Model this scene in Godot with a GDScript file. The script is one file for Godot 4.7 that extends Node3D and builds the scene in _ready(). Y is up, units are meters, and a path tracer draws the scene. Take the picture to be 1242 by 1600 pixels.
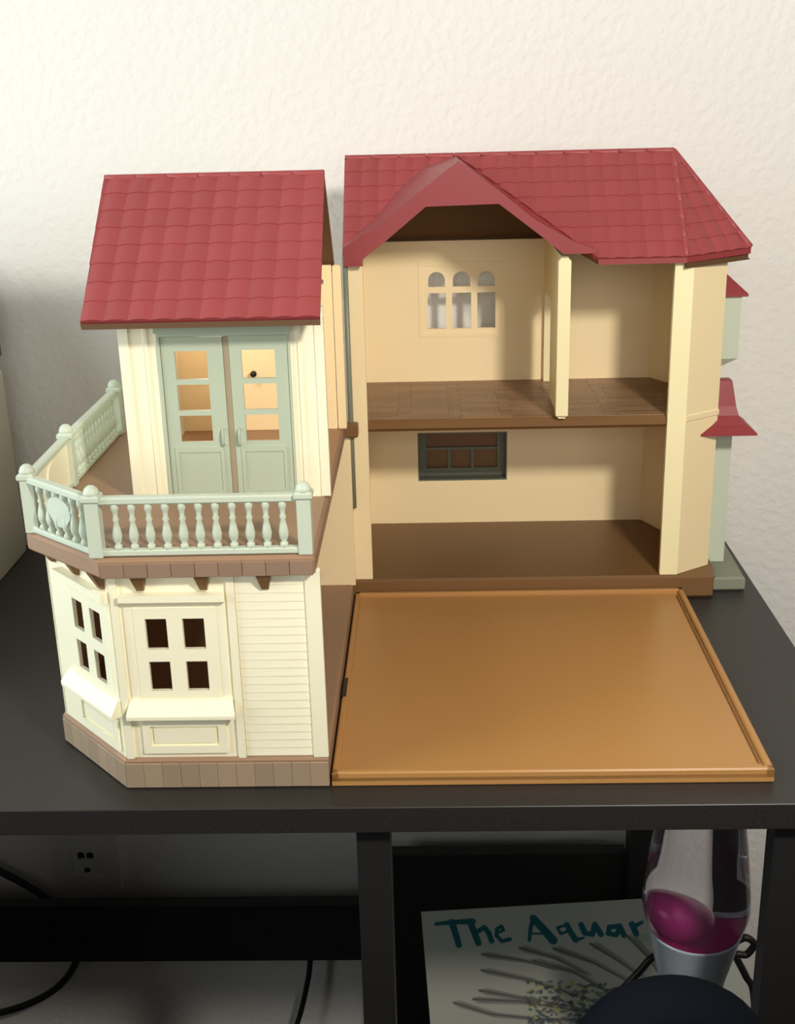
extends Node3D
# Units are metres; y = 0 is the desk top, z = 0 the front edge of the toy house.

var X := Transform3D.IDENTITY      # applied to every triangle that is added
var M := {}
var rng := RandomNumberGenerator.new()
var house: Node3D
const KEY := 0.88

# ------------------------------------------------------------------ mesh helpers
func begin(smooth := false) -> SurfaceTool:
	var st := SurfaceTool.new()
	st.begin(Mesh.PRIMITIVE_TRIANGLES)
	st.set_smooth_group(1 if smooth else -1)
	return st

func tri(st: SurfaceTool, a: Vector3, b: Vector3, c: Vector3) -> void:   # counter-clockwise seen from outside
	if (b - a).cross(c - a).length_squared() < 1e-22:
		return
	st.add_vertex(X * a)
	st.add_vertex(X * c)
	st.add_vertex(X * b)

func quad(st: SurfaceTool, a: Vector3, b: Vector3, c: Vector3, d: Vector3) -> void:
	tri(st, a, b, c)
	tri(st, a, c, d)

func finish(st: SurfaceTool) -> ArrayMesh:
	st.generate_normals()
	return st.commit()

func part(called: String, st: SurfaceTool, m: Material, parent: Node = self) -> MeshInstance3D:
	return put(called, finish(st), m, parent)

func put(called: String, mesh: Mesh, m: Material, parent: Node = self) -> MeshInstance3D:
	var o := MeshInstance3D.new()
	o.name = called
	o.mesh = mesh
	o.material_override = m
	parent.add_child(o, true)
	return o

func thing(called: String, label: String, category: String, at := Vector3.ZERO) -> Node3D:
	var o := Node3D.new()
	o.name = called
	o.position = at
	add_child(o, true)
	tag(o, label, category)
	return o

func group_part(called: String, parent: Node) -> Node3D:
	var o := Node3D.new()
	o.name = called
	parent.add_child(o, true)
	return o

func tag(o: Node, label: String, category: String) -> void:
	o.set_meta("label", label)
	o.set_meta("category", category)

func structure(called: String, st: SurfaceTool, m: Material) -> MeshInstance3D:
	var o := part(called, st, m)
	o.set_meta("kind", "structure")
	return o

func loft(st: SurfaceTool, rings: Array, cap := true) -> void:
	for k in rings.size() - 1:
		var p: PackedVector3Array = rings[k]
		var q: PackedVector3Array = rings[k + 1]
		for i in p.size():
			var j := (i + 1) % p.size()
			quad(st, p[i], p[j], q[j], q[i])
	if cap:
		var a: PackedVector3Array = rings[0]
		var b: PackedVector3Array = rings[-1]
		for i in range(1, a.size() - 1):
			tri(st, a[0], a[i + 1], a[i])
			tri(st, b[0], b[i], b[i + 1])

func inset(poly: PackedVector2Array, d: float) -> PackedVector2Array:   # counter-clockwise convex polygon
	var out := PackedVector2Array()
	var n := poly.size()
	for i in n:
		var a := poly[(i + n - 1) % n]
		var b := poly[i]
		var c := poly[(i + 1) % n]
		var e := (b - a).normalized()
		var f := (c - b).normalized()
		var p := b + Vector2(-e.y, e.x) * d
		var q := b + Vector2(-f.y, f.x) * d
		var x := e.cross(f)
		out.append(p if absf(x) < 1e-5 else p + e * ((q - p).cross(f) / x))
	return out

func ring(poly: PackedVector2Array, y: float) -> PackedVector3Array:
	var out := PackedVector3Array()
	for p in poly:
		out.append(Vector3(p.x, y, -p.y))
	return out

func prism(st: SurfaceTool, plan: Array, y0: float, y1: float, bev := 0.0008) -> void:   # plan: [x, z] corners
	var poly := PackedVector2Array()
	for p in plan:
		poly.append(Vector2(p[0], -p[1]))
	var area := 0.0
	for i in poly.size():
		area += poly[i].cross(poly[(i + 1) % poly.size()])
	if area < 0.0:
		poly.reverse()
	var small := inset(poly, bev)
	loft(st, [ring(small, y0), ring(poly, y0 + bev), ring(poly, y1 - bev), ring(small, y1)])

func box(st: SurfaceTool, lo: Vector3, hi: Vector3, bev := 0.0006) -> void:
	bev = minf(bev, 0.45 * minf(hi.x - lo.x, minf(hi.y - lo.y, hi.z - lo.z)))
	prism(st, [[lo.x, lo.z], [hi.x, lo.z], [hi.x, hi.z], [lo.x, hi.z]], lo.y, hi.y, bev)

func lathe(st: SurfaceTool, profile: Array, at: Vector3, seg := 12) -> void:   # profile: [radius, height] from bottom to top
	var rings := []
	for p in profile:
		var r := PackedVector3Array()
		for i in seg:
			var a := TAU * i / seg
			r.append(at + Vector3(cos(a) * p[0], p[1], -sin(a) * p[0]))
		rings.append(r)
	loft(st, rings)

func tube(st: SurfaceTool, pts: PackedVector3Array, r: float, seg := 8) -> void:
	var rings := []
	var side := Vector3.ZERO
	for k in pts.size():
		var d := (pts[mini(k + 1, pts.size() - 1)] - pts[maxi(k - 1, 0)]).normalized()
		if side == Vector3.ZERO:
			side = d.cross(Vector3.UP if absf(d.y) < 0.9 else Vector3.RIGHT).normalized()
		side = (side - d * side.dot(d)).normalized()
		var up := d.cross(side)
		var g := PackedVector3Array()
		for i in seg:
			var a := TAU * i / seg
			g.append(pts[k] + (side * cos(a) + up * sin(a)) * r)
		rings.append(g)
	loft(st, rings)

func spline(points: Array, n := 10) -> PackedVector3Array:
	var c := Curve3D.new()
	for i in points.size():
		var t: Vector3 = (points[mini(i + 1, points.size() - 1)] - points[maxi(i - 1, 0)]) / 6.0
		c.add_point(points[i], -t, t)
	var out := PackedVector3Array()
	for i in (points.size() - 1) * n + 1:
		out.append(c.samplef(float(i) / n))
	return out

func at_x(xs: Array, ys: Array, x: float) -> float:
	for i in xs.size() - 1:
		if x <= xs[i + 1] + 1e-9:
			return lerpf(ys[i], ys[i + 1], clampf((x - xs[i]) / maxf(xs[i + 1] - xs[i], 1e-9), 0, 1))
	return ys[-1]

func rect(x0: float, y0: float, x1: float, y1: float) -> Array:
	return [[x0, x1], [y0, y0], [y1, y1]]

func arch(x0: float, y0: float, x1: float, top: float) -> Array:
	var xs := []
	var lo := []
	var hi := []
	var r := (x1 - x0) / 2
	for i in 13:
		var a := PI - PI * i / 12.0
		xs.append(x0 + r + cos(a) * r)
		lo.append(y0)
		hi.append(top - r + sin(a) * r)
	return [xs, lo, hi]

# a wall in the x-y plane from z0 (back) to z1 (front), with an outline and holes given as [xs, low ys, high ys]
func panel(st: SurfaceTool, outline: Array, holes: Array, z0: float, z1: float) -> void:
	var cuts := []
	for h in [outline] + holes:
		cuts.append_array(h[0])
	cuts.sort()
	for k in cuts.size() - 1:
		var a: float = cuts[k]
		var b: float = cuts[k + 1]
		var mid := (a + b) / 2
		if b - a < 1e-7 or mid < outline[0][0] or mid > outline[0][-1]:
			continue
		var inside := holes.filter(func(h): return mid > h[0][0] and mid < h[0][-1])
		inside.sort_custom(func(g, h): return at_x(g[0], g[1], mid) < at_x(h[0], h[1], mid))
		var la := at_x(outline[0], outline[1], a)
		var lb := at_x(outline[0], outline[1], b)
		for h in inside + [null]:
			var ha: float = at_x(outline[0], outline[2], a) if h == null else at_x(h[0], h[1], a)
			var hb: float = at_x(outline[0], outline[2], b) if h == null else at_x(h[0], h[1], b)
			if ha > la + 1e-7 or hb > lb + 1e-7:
				quad(st, Vector3(a, la, z1), Vector3(b, lb, z1), Vector3(b, hb, z1), Vector3(a, ha, z1))
				quad(st, Vector3(b, lb, z0), Vector3(a, la, z0), Vector3(a, ha, z0), Vector3(b, hb, z0))
				quad(st, Vector3(a, la, z0), Vector3(b, lb, z0), Vector3(b, lb, z1), Vector3(a, la, z1))
				quad(st, Vector3(a, ha, z1), Vector3(b, hb, z1), Vector3(b, hb, z0), Vector3(a, ha, z0))
			if h != null:
				la = at_x(h[0], h[2], a)
				lb = at_x(h[0], h[2], b)
	for h in [outline] + holes:
		for e in [0, -1]:
			var x: float = h[0][e]
			var lo: float = h[1][e]
			var hi: float = h[2][e]
			if hi - lo > 1e-6:
				if (e == 0) == (h == outline):
					quad(st, Vector3(x, lo, z0), Vector3(x, lo, z1), Vector3(x, hi, z1), Vector3(x, hi, z0))
				else:
					quad(st, Vector3(x, lo, z1), Vector3(x, lo, z0), Vector3(x, hi, z0), Vector3(x, hi, z1))

# a flat slab: corners counter-clockwise seen along n, from height t0 to t1 along n
func slab(st: SurfaceTool, pts: Array, t0: float, t1: float) -> void:
	var n: Vector3 = (pts[1] - pts[0]).cross(pts[2] - pts[0]).normalized()
	var a := PackedVector3Array()
	var b := PackedVector3Array()
	for p in pts:
		a.append(p + n * t0)
		b.append(p + n * t1)
	loft(st, [a, b])

# ------------------------------------------------------------------ materials
func noise_tex(freq: float, c0: Color, c1: Color, size := 512, octaves := 4, stretch := 1.0, sd := 1) -> Texture2D:
	var n := FastNoiseLite.new()
	n.seed = sd
	n.noise_type = FastNoiseLite.TYPE_SIMPLEX_SMOOTH
	n.frequency = freq
	n.fractal_octaves = octaves
	var im := n.get_seamless_image(size, size)
	var out := Image.create(size, size, false, Image.FORMAT_RGB8)
	for y in size:
		for x in size:
			var v := im.get_pixel(x, int(y * stretch) % size).r
			out.set_pixel(x, y, c0.lerp(c1, smoothstep(0.15, 0.85, v)))
	return ImageTexture.create_from_image(out)

func mat(col: Color, rough := 0.5, tex: Texture2D = null, scale := 4.0, bump: Texture2D = null, bump_cm := 0.02, spec := 0.5) -> StandardMaterial3D:
	var m := StandardMaterial3D.new()
	m.albedo_color = col
	m.roughness = rough
	m.metallic_specular = spec
	if tex or bump:
		m.uv1_triplanar = true
		m.uv1_scale = Vector3.ONE * scale
	if tex:
		m.albedo_texture = tex
	if bump:
		m.heightmap_enabled = true
		m.heightmap_texture = bump
		m.heightmap_scale = bump_cm
	return m

func rgb(r: int, g: int, b: int) -> Color:
	return Color8(r, g, b)

func make_materials() -> void:
	var plaster := noise_tex(0.035, Color.BLACK, Color.WHITE, 1024, 4, 1.0, 5)
	var fine := noise_tex(0.12, Color(0.86, 0.86, 0.86), Color.WHITE, 512, 3, 1.0, 7)
	var grain := noise_tex(0.05, Color(0.72, 0.70, 0.68), Color.WHITE, 512, 4, 9.0, 9)
	var speck := noise_tex(0.2, Color(0.84, 0.83, 0.80), Color.WHITE, 512, 4, 1.0, 11)
	M.plaster = mat(rgb(236, 232, 226), 0.9, null, 2.0, plaster, 0.05)
	M.plaster.uv1_world_triplanar = true
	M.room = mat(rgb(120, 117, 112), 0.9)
	M.floor = mat(rgb(52, 46, 40), 0.6, grain, 1.0)
	M.cream = mat(rgb(250, 243, 213), 0.42)
	M.tan = mat(rgb(250, 228, 182), 0.45)
	M.ivory = mat(rgb(250, 238, 190), 0.42)
	M.brown = mat(rgb(156, 122, 94), 0.5)
	M.block = [mat(rgb(172, 148, 122), 0.6, fine, 20.0), mat(rgb(167, 143, 118), 0.6, fine, 20.0), mat(rgb(177, 152, 125), 0.6, fine, 20.0)]
	M.fascia = [mat(rgb(158, 128, 106), 0.6, fine, 20.0), mat(rgb(153, 124, 102), 0.6, fine, 20.0)]
	M.darkbrown = mat(rgb(122, 87, 50), 0.45)
	M.board = [mat(rgb(170, 134, 102), 0.42, grain, 9.0), mat(rgb(160, 125, 94), 0.42, grain, 9.0), mat(rgb(178, 141, 108), 0.42, grain, 9.0)]
	M.lining = mat(rgb(96, 66, 40), 0.6)
	M.red = [mat(rgb(157, 68, 69), 0.5), mat(rgb(155, 67, 68), 0.5), mat(rgb(159, 69, 70), 0.5)]
	M.redplain = mat(rgb(146, 56, 59), 0.48)
	M.sage = mat(rgb(200, 208, 188), 0.45)
	M.sagedoor = mat(rgb(184, 194, 172), 0.45)
	M.rod = mat(rgb(132, 136, 118), 0.4)
	M.olive = mat(rgb(110, 112, 96), 0.5)
	M.strip = mat(rgb(164, 150, 122), 0.5)
	M.stone = mat(rgb(150, 152, 132), 0.6, fine, 20.0)
	M.tray = mat(rgb(204, 150, 88), 0.38, speck, 12.0)
	M.black = mat(rgb(22, 22, 24), 0.4)
	M.desk = mat(rgb(46, 43, 41), 0.42, fine, 6.0)
	M.deskdark = mat(rgb(34, 32, 32), 0.55)
	M.whitebox = mat(rgb(205, 200, 190), 0.6)
	M.greybox = mat(rgb(96, 98, 96), 0.7)
	M.plate = mat(rgb(226, 224, 218), 0.4)
	M.cable = mat(rgb(18, 18, 20), 0.5)
	M.pad = mat(rgb(20, 23, 32), 0.85, fine, 30.0, null, 0.02, 0.2)
	M.silver = mat(rgb(206, 214, 226), 0.3)
	M.silver.metallic = 0.25
	M.wax = mat(rgb(190, 26, 128), 0.25)
	M.glass = mat(Color(0.97, 0.96, 0.99, 0.03), 0.02)
	M.glass.transparency = BaseMaterial3D.TRANSPARENCY_ALPHA
	M.glass.refraction_enabled = true
	M.glass.refraction_scale = 0.033
	M.paper = mat(rgb(184, 184, 172), 0.8)
	M.bulb = mat(rgb(255, 240, 215), 0.5)
	M.bulb.emission_enabled = true
	M.bulb.emission = rgb(255, 228, 186)
	M.bulb.emission_energy_multiplier = 6.0
	M.white = mat(rgb(240, 240, 238), 0.5)

# ------------------------------------------------------------------ scene
func _ready() -> void:
	rng.seed = 4
	# camera
	var cam := Camera3D.new()
	cam.name = "camera"
	cam.basis = Basis(Vector3.UP, 0.02922) * Basis(Vector3.RIGHT, -0.34017) * Basis(Vector3.BACK, -0.02558)
	cam.position = Vector3(0.07106, 0.45384, 0.72005)
	cam.fov = rad_to_deg(2.0 * atan(800.0 / 1897.48))
	cam.near = 0.02
	add_child(cam)
	cam.current = true
	# sky, exposure
	var env := Environment.new()
	env.background_mode = Environment.BG_COLOR
	env.background_color = rgb(226, 234, 232)
	env.background_energy_multiplier = 1.0
	env.tonemap_mode = Environment.TONE_MAPPER_LINEAR
	env.tonemap_exposure = 1.0
	env.sdfgi_enabled = true
	env.ssao_enabled = true
	env.ssil_enabled = true
	var we := WorldEnvironment.new()
	we.name = "environment"
	we.environment = env
	add_child(we)
	# daylight in the opening of the window on the left
	var day := AreaLight3D.new()
	day.name = "window_daylight"
	day.area_size = Vector2(0.94, 1.54)
	day.area_normalize_energy = false
	day.light_color = rgb(226, 238, 240)
	day.light_energy = 1.1
	day.shadow_enabled = true
	add_child(day)
	day.position = Vector3(-0.97, 0.69, 0.25)
	day.look_at(Vector3(0, 0.69, 0.25))
	# daylight in the opening of the window behind the viewer
	var back := AreaLight3D.new()
	back.name = "window_daylight"
	back.area_size = Vector2(2.2, 1.0)
	back.area_normalize_energy = false
	back.light_color = rgb(248, 244, 238)
	back.light_energy = 0.95
	back.shadow_enabled = true
	add_child(back, true)
	back.position = Vector3(0.35, 0.85, 2.58)
	make_materials()
	room()
	floor_lamp(Vector3(0.445, 0.745, 0.66))
	desk()
	tray()
	house = thing("dollhouse", "open cream toy dollhouse with red tiled roofs and a sage green balcony", "dollhouse")
	main_block()
	main_roof()
	porch()
	wing_lower()
	balcony()
	tower()
	white_box()
	grey_box()
	outlet()
	cables()
	poster()
	armchair()
	lava_lamp(Vector3(0.284, -0.60, -0.12))
	chair()

func floor_lamp(at: Vector3) -> void:
	var aim := (Vector3(0.0, 0.30, -0.45) - at).normalized()
	var t := thing("floor_lamp", "black floor lamp with a cone reflector aimed at the toy house", "lamp", Vector3(at.x + 0.02, -0.75, at.z + 0.14))
	var head := at + aim * -0.10 - t.position
	var st := begin(true)
	lathe(st, [[0.0, 0], [0.13, 0], [0.13, 0.015], [0.02, 0.03], [0.0, 0.03]], Vector3.ZERO, 24)
	part("base", st, M.black, t)
	st = begin(true)
	tube(st, PackedVector3Array([Vector3(0, 0.02, 0), Vector3(0, head.y - 0.05, 0), head]), 0.010, 12)
	part("pole", st, M.black, t)
	var turn := Basis(Vector3.UP.cross(aim).normalized(), Vector3.UP.angle_to(aim))
	X = Transform3D(turn, head)
	st = begin(true)
	lathe(st, [[0.0, -0.01], [0.03, -0.01], [0.045, 0.02], [0.075, 0.11], [0.073, 0.11], [0.042, 0.025], [0.0, 0.0]], Vector3.ZERO, 32)
	part("reflector", st, M.black, t)
	st = begin(true)
	lathe(st, [[0.0, 0.004], [0.02, 0.01], [0.038, 0.045], [0.035, 0.065], [0.02, 0.08], [0.0, 0.086]], Vector3.ZERO, 24)
	part("bulb", st, M.bulb, t)
	X = Transform3D.IDENTITY
	var l := SpotLight3D.new()
	l.name = "bulb_light"
	t.add_child(l)
	l.position = head + aim * 0.10
	l.look_at(l.global_position + aim)
	l.light_color = rgb(255, 248, 236)
	l.light_energy = KEY
	l.light_size = 0.05
	l.spot_range = 9.0
	l.spot_angle = 52.0
	l.spot_angle_attenuation = 0.8
	l.spot_attenuation = 2.0
	l.shadow_enabled = true

func room() -> void:
	var lo := Vector3(-1.0, -0.75, -0.51)
	var hi := Vector3(1.7, 1.75, 2.6)
	var st := begin()
	box(st, Vector3(lo.x - 0.1, lo.y - 0.1, lo.z - 0.1), Vector3(hi.x + 0.1, lo.y, hi.z + 0.1), 0.001)
	structure("floor", st, M.floor)
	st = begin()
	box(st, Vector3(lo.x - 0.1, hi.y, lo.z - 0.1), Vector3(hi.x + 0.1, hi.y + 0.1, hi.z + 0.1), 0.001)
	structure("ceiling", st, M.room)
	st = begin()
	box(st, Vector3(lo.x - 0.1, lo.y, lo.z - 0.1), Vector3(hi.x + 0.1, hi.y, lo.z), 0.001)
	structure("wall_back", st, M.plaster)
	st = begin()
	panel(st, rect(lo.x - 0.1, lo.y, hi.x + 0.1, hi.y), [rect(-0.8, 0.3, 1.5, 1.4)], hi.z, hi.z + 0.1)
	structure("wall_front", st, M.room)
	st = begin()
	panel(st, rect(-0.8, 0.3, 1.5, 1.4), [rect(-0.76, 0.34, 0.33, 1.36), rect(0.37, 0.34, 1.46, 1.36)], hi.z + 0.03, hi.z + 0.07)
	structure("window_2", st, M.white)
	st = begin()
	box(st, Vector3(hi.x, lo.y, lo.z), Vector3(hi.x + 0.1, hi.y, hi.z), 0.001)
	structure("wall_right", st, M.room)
	# left wall with the window opening: the panel's x runs along -z
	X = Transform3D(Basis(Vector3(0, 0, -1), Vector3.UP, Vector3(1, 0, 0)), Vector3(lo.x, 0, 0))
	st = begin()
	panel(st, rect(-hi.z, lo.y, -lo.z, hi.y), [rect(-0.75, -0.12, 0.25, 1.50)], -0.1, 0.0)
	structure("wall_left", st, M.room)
	st = begin()
	panel(st, rect(-0.75, -0.12, 0.25, 1.50), [rect(-0.71, -0.08, -0.27, 1.46), rect(-0.23, -0.08, 0.21, 1.46)], -0.08, -0.04)
	structure("window_1", st, M.white)
	X = Transform3D.IDENTITY
	st = begin()
	box(st, Vector3(lo.x, lo.y, lo.z), Vector3(hi.x, lo.y + 0.07, lo.z + 0.012), 0.003)
	structure("baseboard_back", st, M.white)

func desk() -> void:
	var t := thing("desk", "black-brown desk with open legs and dark back panels carrying the toy house", "desk", Vector3(0, 0, 0))
	var st := begin()
	box(st, Vector3(-0.62, -0.0195, -0.475), Vector3(0.374, 0.0, 0.026), 0.0005)
	part("desk_top", st, M.desk, t)
	for r in [[0.0165, 0.0395, -0.018, 0.012], [0.3005, 0.341, -0.006, 0.012], [0.285, 0.316, -0.455, -0.425]]:
		st = begin()
		box(st, Vector3(r[0], -0.75, r[2]), Vector3(r[1], -0.0195, r[3]), 0.0015)
		part("leg", st, M.deskdark, t)
	st = begin()
	box(st, Vector3(-0.60, -0.75, -0.46), Vector3(-0.578, -0.0195, 0.012), 0.0015)
	part("side_panel", st, M.deskdark, t)
	st = begin()
	box(st, Vector3(-0.578, -0.516, -0.462), Vector3(0.012, -0.437, -0.445), 0.001)
	part("back_panel", st, M.deskdark, t)
	st = begin()
	box(st, Vector3(0.0, -0.75, -0.464), Vector3(0.285, -0.371, -0.446), 0.001)
	part("back_panel", st, M.deskdark, t)
	st = begin()
	box(st, Vector3(0.0395, -0.622, -0.446), Vector3(0.297, -0.602, -0.01), 0.001)
	part("shelf", st, M.deskdark, t)

func tray() -> void:
	var t := thing("tray", "orange-brown rimmed floor board lying flat in front of the open toy house", "tray", Vector3(0.151, 0, -0.156))
	t.position = Vector3.ZERO
	var st := begin()
	box(st, Vector3(0.0005, 0.0, -0.3115), Vector3(0.3005, 0.0075, 0.0), 0.0008)
	part("panel", st, M.tray, t)
	st = begin()
	for b in [[0.0005, 0.0052, -0.3115, 0.0], [0.2952, 0.3005, -0.3115, 0.0]]:
		box(st, Vector3(b[0], 0.003, b[2]), Vector3(b[1], 0.011, b[3]), 0.0011)
	for b in [[-0.0052, 0.0], [-0.3115, -0.3065]]:
		box(st, Vector3(0.0005, 0.003, b[0]), Vector3(0.3005, 0.011, b[1]), 0.0011)
	part("rim", st, M.tray, t)
	st = begin()
	box(st, Vector3(0.2922, 0.007, -0.30), Vector3(0.2938, 0.0086, -0.012), 0.0005)
	part("inner_bead", st, M.darkbrown, t)
	st = begin()
	box(st, Vector3(0.0, 0.0095, -0.138), Vector3(0.0038, 0.0125, -0.109), 0.0008)
	part("latch", st, M.black, t)

func main_block() -> void:
	var st := begin()
	prism(st, [[-0.002, -0.3125], [0.3285, -0.3125], [0.334, -0.335], [0.334, -0.474], [-0.002, -0.474]], 0.0, 0.0222, 0.0022)
	part("plinth", st, M.darkbrown, house)
	st = begin()
	box(st, Vector3(0.002, 0.022, -0.47), Vector3(0.007, 0.3095, -0.317), 0.0005)
	box(st, Vector3(0.0, 0.0205, -0.3205), Vector3(0.0165, 0.3095, -0.3148), 0.0008)
	part("wall", st, M.tan, house)
	# right side: bright pillar, canted wall, side wall
	st = begin()
	prism(st, [[0.2795, -0.3148], [0.2955, -0.3148], [0.2975, -0.3205], [0.2795, -0.3205]], 0.0218, 0.306, 0.0008)
	part("pillar", st, M.ivory, house)
	st = begin()
	prism(st, [[0.2955, -0.3152], [0.3285, -0.3375], [0.326, -0.341], [0.293, -0.3195]], 0.0222, 0.3095, 0.0005)
	prism(st, [[0.3285, -0.3375], [0.332, -0.467], [0.328, -0.467], [0.3245, -0.3395]], 0.0222, 0.3095, 0.0005)
	part("wall", st, M.tan, house)
	st = begin()
	prism(st, [[0.2965, -0.3147], [0.3295, -0.337], [0.328, -0.339], [0.2955, -0.317]], 0.1665, 0.1725, 0.0008)
	part("moulding", st, M.tan, house)
	# inner lining of the side wall, seen past the pillar
	st = begin()
	prism(st, [[0.2862, -0.4640], [0.3265, -0.3780], [0.3285, -0.3800], [0.2890, -0.4655]], 0.0222, 0.1615, 0.0005)
	prism(st, [[0.2885, -0.4640], [0.3265, -0.3950], [0.3285, -0.3970], [0.2910, -0.4655]], 0.172, 0.3095, 0.0005)
	part("inner_wall", st, M.tan, house)
	# back wall with its two windows
	st = begin()
	var holes := [rect(0.0586, 0.0677, 0.1492, 0.1189)]
	for c in [[0.0710, 0.0889], [0.0948, 0.1134], [0.1193, 0.1370]]:
		holes.append(rect(c[0], 0.2247, c[1], 0.2595))
		holes.append(arch(c[0] + 0.0008, 0.2655, c[1] - 0.0008, 0.2800))
	panel(st, rect(0.002, 0.0222, 0.332, 0.3095), holes, -0.4675, -0.4640)
	part("wall", st, M.tan, house)
	var w := group_part("arched_window", house)
	st = begin()
	panel(st, rect(0.0622, 0.2165, 0.1458, 0.2895), [rect(0.0660, 0.2205, 0.1420, 0.2855)], -0.4642, -0.4632)
	part("window_trim", st, M.tan, w)
	w = group_part("window", house)
	st = begin()
	panel(st, rect(0.0586, 0.0677, 0.1492, 0.1189), [rect(0.0600, 0.0691, 0.1478, 0.1175)], -0.4820, -0.4642)
	panel(st, rect(0.0595, 0.0686, 0.1483, 0.1180), [rect(0.0640, 0.0730, 0.1440, 0.1150)], -0.4820, -0.4770)
	part("window_frame", st, M.olive, w)
	st = begin()
	panel(st, rect(0.0630, 0.0720, 0.1450, 0.1160), [rect(0.0672, 0.0770, 0.0892, 0.0965), rect(0.0925, 0.0770, 0.1130, 0.0965), rect(0.1163, 0.0770, 0.1400, 0.0965), rect(0.0672, 0.0990, 0.1400, 0.1140)], -0.4810, -0.4785)
	part("glazing_bars", st, M.olive, w)
	st = begin()
	box(st, Vector3(0.0586, 0.0677, -0.4860), Vector3(0.1492, 0.1189, -0.4825), 0.0005)
	part("shutter", st, M.darkbrown, w)
	# upper floor: slab with a rounded nose and single boards
	st = begin()
	prism(st, [[0.0055, -0.3185], [0.295, -0.3185], [0.325, -0.343], [0.328, -0.4645], [0.0055, -0.4645]], 0.1612, 0.1716, 0.003)
	part("upper_floor", st, M.darkbrown, house)
	var z := -0.3225
	var row := 0
	while z > -0.4640:
		var x := 0.0075
		var first := true
		while x < 0.3005:
			var len := 0.024 + (0.022 if row % 2 == 0 else 0.011) if first else 0.046
			var x1 := minf(x + len, 0.3015)
			var zb := maxf(z - 0.0094, -0.4640)
			st = begin()
			box(st, Vector3(x + 0.0002, 0.1710, zb + 0.0002), Vector3(x1 - 0.0002, 0.1721 + 0.0001 * rng.randf(), z - 0.0002), 0.0002)
			part("floor_board", st, M.board[rng.randi() % 3], house)
			x = x1
			first = false
		z -= 0.0096
		row += 1
	# dividing wall with a doorway near the back
	X = Transform3D(Basis(Vector3(0, 0, -1), Vector3.UP, Vector3(1, 0, 0)), Vector3(0.187, 0, 0))
	st = begin()
	panel(st, rect(0.3145, 0.172, 0.4640, 0.3125), [rect(0.398, 0.172, 0.4560, 0.262)], -0.0030, 0.0030)
	X = Transform3D.IDENTITY
	box(st, Vector3(0.1815, 0.172, -0.3225), Vector3(0.1921, 0.312, -0.3125), 0.003)
	part("dividing_wall", st, M.ivory, house)
	# hinge at the corner between the two halves
	w = group_part("hinge", house)
	st = begin(true)
	lathe(st, [[0.0, 0.094], [0.0022, 0.094], [0.0022, 0.318], [0.0, 0.318]], Vector3(0.0022, 0, -0.3095), 10)
	part("rod", st, M.rod, w)
	st = begin()
	box(st, Vector3(-0.006, 0.1615, -0.3125), Vector3(0.0085, 0.1735, -0.300), 0.0015)
	part("knuckle", st, M.darkbrown, w)

# tiles on one roof face: origin at the lower left, u along the eave, v up the slope; poly is convex, in (u, v)
func tiles(parent: Node, origin: Vector3, u: Vector3, v: Vector3, poly: PackedVector2Array, width: float, length: float) -> void:
	var n := u.cross(v).normalized()
	var box2 := Rect2(poly[0], Vector2.ZERO)
	for p in poly:
		box2 = box2.expand(p)
	var shared: Dictionary = M.get_or_add("tiles", {})
	for j in range(int(floor(box2.position.y / length + 1e-4)), int(ceil(box2.end.y / length - 1e-4))):
		for i in range(int(floor(box2.position.x / width + 1e-4)), int(ceil(box2.end.x / width - 1e-4))):
			var c := Vector2(i * width, j * length)
			var whole := PackedVector2Array([c, c + Vector2(width, 0), c + Vector2(width, length), c + Vector2(0, length)])
			var cut := Geometry2D.intersect_polygons(whole, poly)
			if cut.is_empty():
				continue
			var full := true
			for p in whole:
				full = full and Geometry2D.is_point_in_polygon(c + Vector2(width, length) / 2 + (p - c - Vector2(width, length) / 2) * 0.999, poly)
			var area := 0.0
			for k in cut[0].size():
				area += cut[0][k].cross(cut[0][(k + 1) % cut[0].size()]) / 2
			if absf(area) < 0.08 * width * length:
				continue
			var mesh: ArrayMesh
			var key := "%.5f %.5f" % [width, length]
			if full and shared.has(key):
				mesh = shared[key]
			else:
				var st := begin()
				for s in 6:
					var a := s * width / 6
					var strip := PackedVector2Array([c + Vector2(a, 0), c + Vector2(a + width / 6, 0), c + Vector2(a + width / 6, length), c + Vector2(a, length)])
					for piece in Geometry2D.intersect_polygons(strip, cut[0]):
						if Geometry2D.is_polygon_clockwise(piece):
							piece.reverse()
						var lo := PackedVector3Array()
						var hi := PackedVector3Array()
						for p in piece:
							var q: Vector2 = p - c
							var h := 0.0006 + 0.0005 * (1.0 - q.y / length) + 0.0014 * sin(PI * clampf(q.x / width, 0, 1))
							lo.append(Vector3(q.x, q.y, -0.0002))
							hi.append(Vector3(q.x, q.y, h))
						loft(st, [lo, hi])
				mesh = finish(st)
				if full:
					shared[key] = mesh
			var o := put("roof_tile", mesh, M.red[(i * 7 + j * 5 + (i * j) % 3) % 3], parent)
			o.transform = Transform3D(Basis(u, v, n), origin + u * c.x + v * c.y)

func caps(parent: Node, a: Vector3, b: Vector3, count: int, called: String, r := 0.0028) -> void:
	var d := (b - a) / count
	for k in count:
		var st := begin(true)
		var p := a + d * k
		tube(st, PackedVector3Array([p + d * 0.012, p + d * 0.5, p + d * 0.93, p + d * 0.935, p + d]), r, 10)
		part(called, st, M.red[k % 3], parent)

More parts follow.
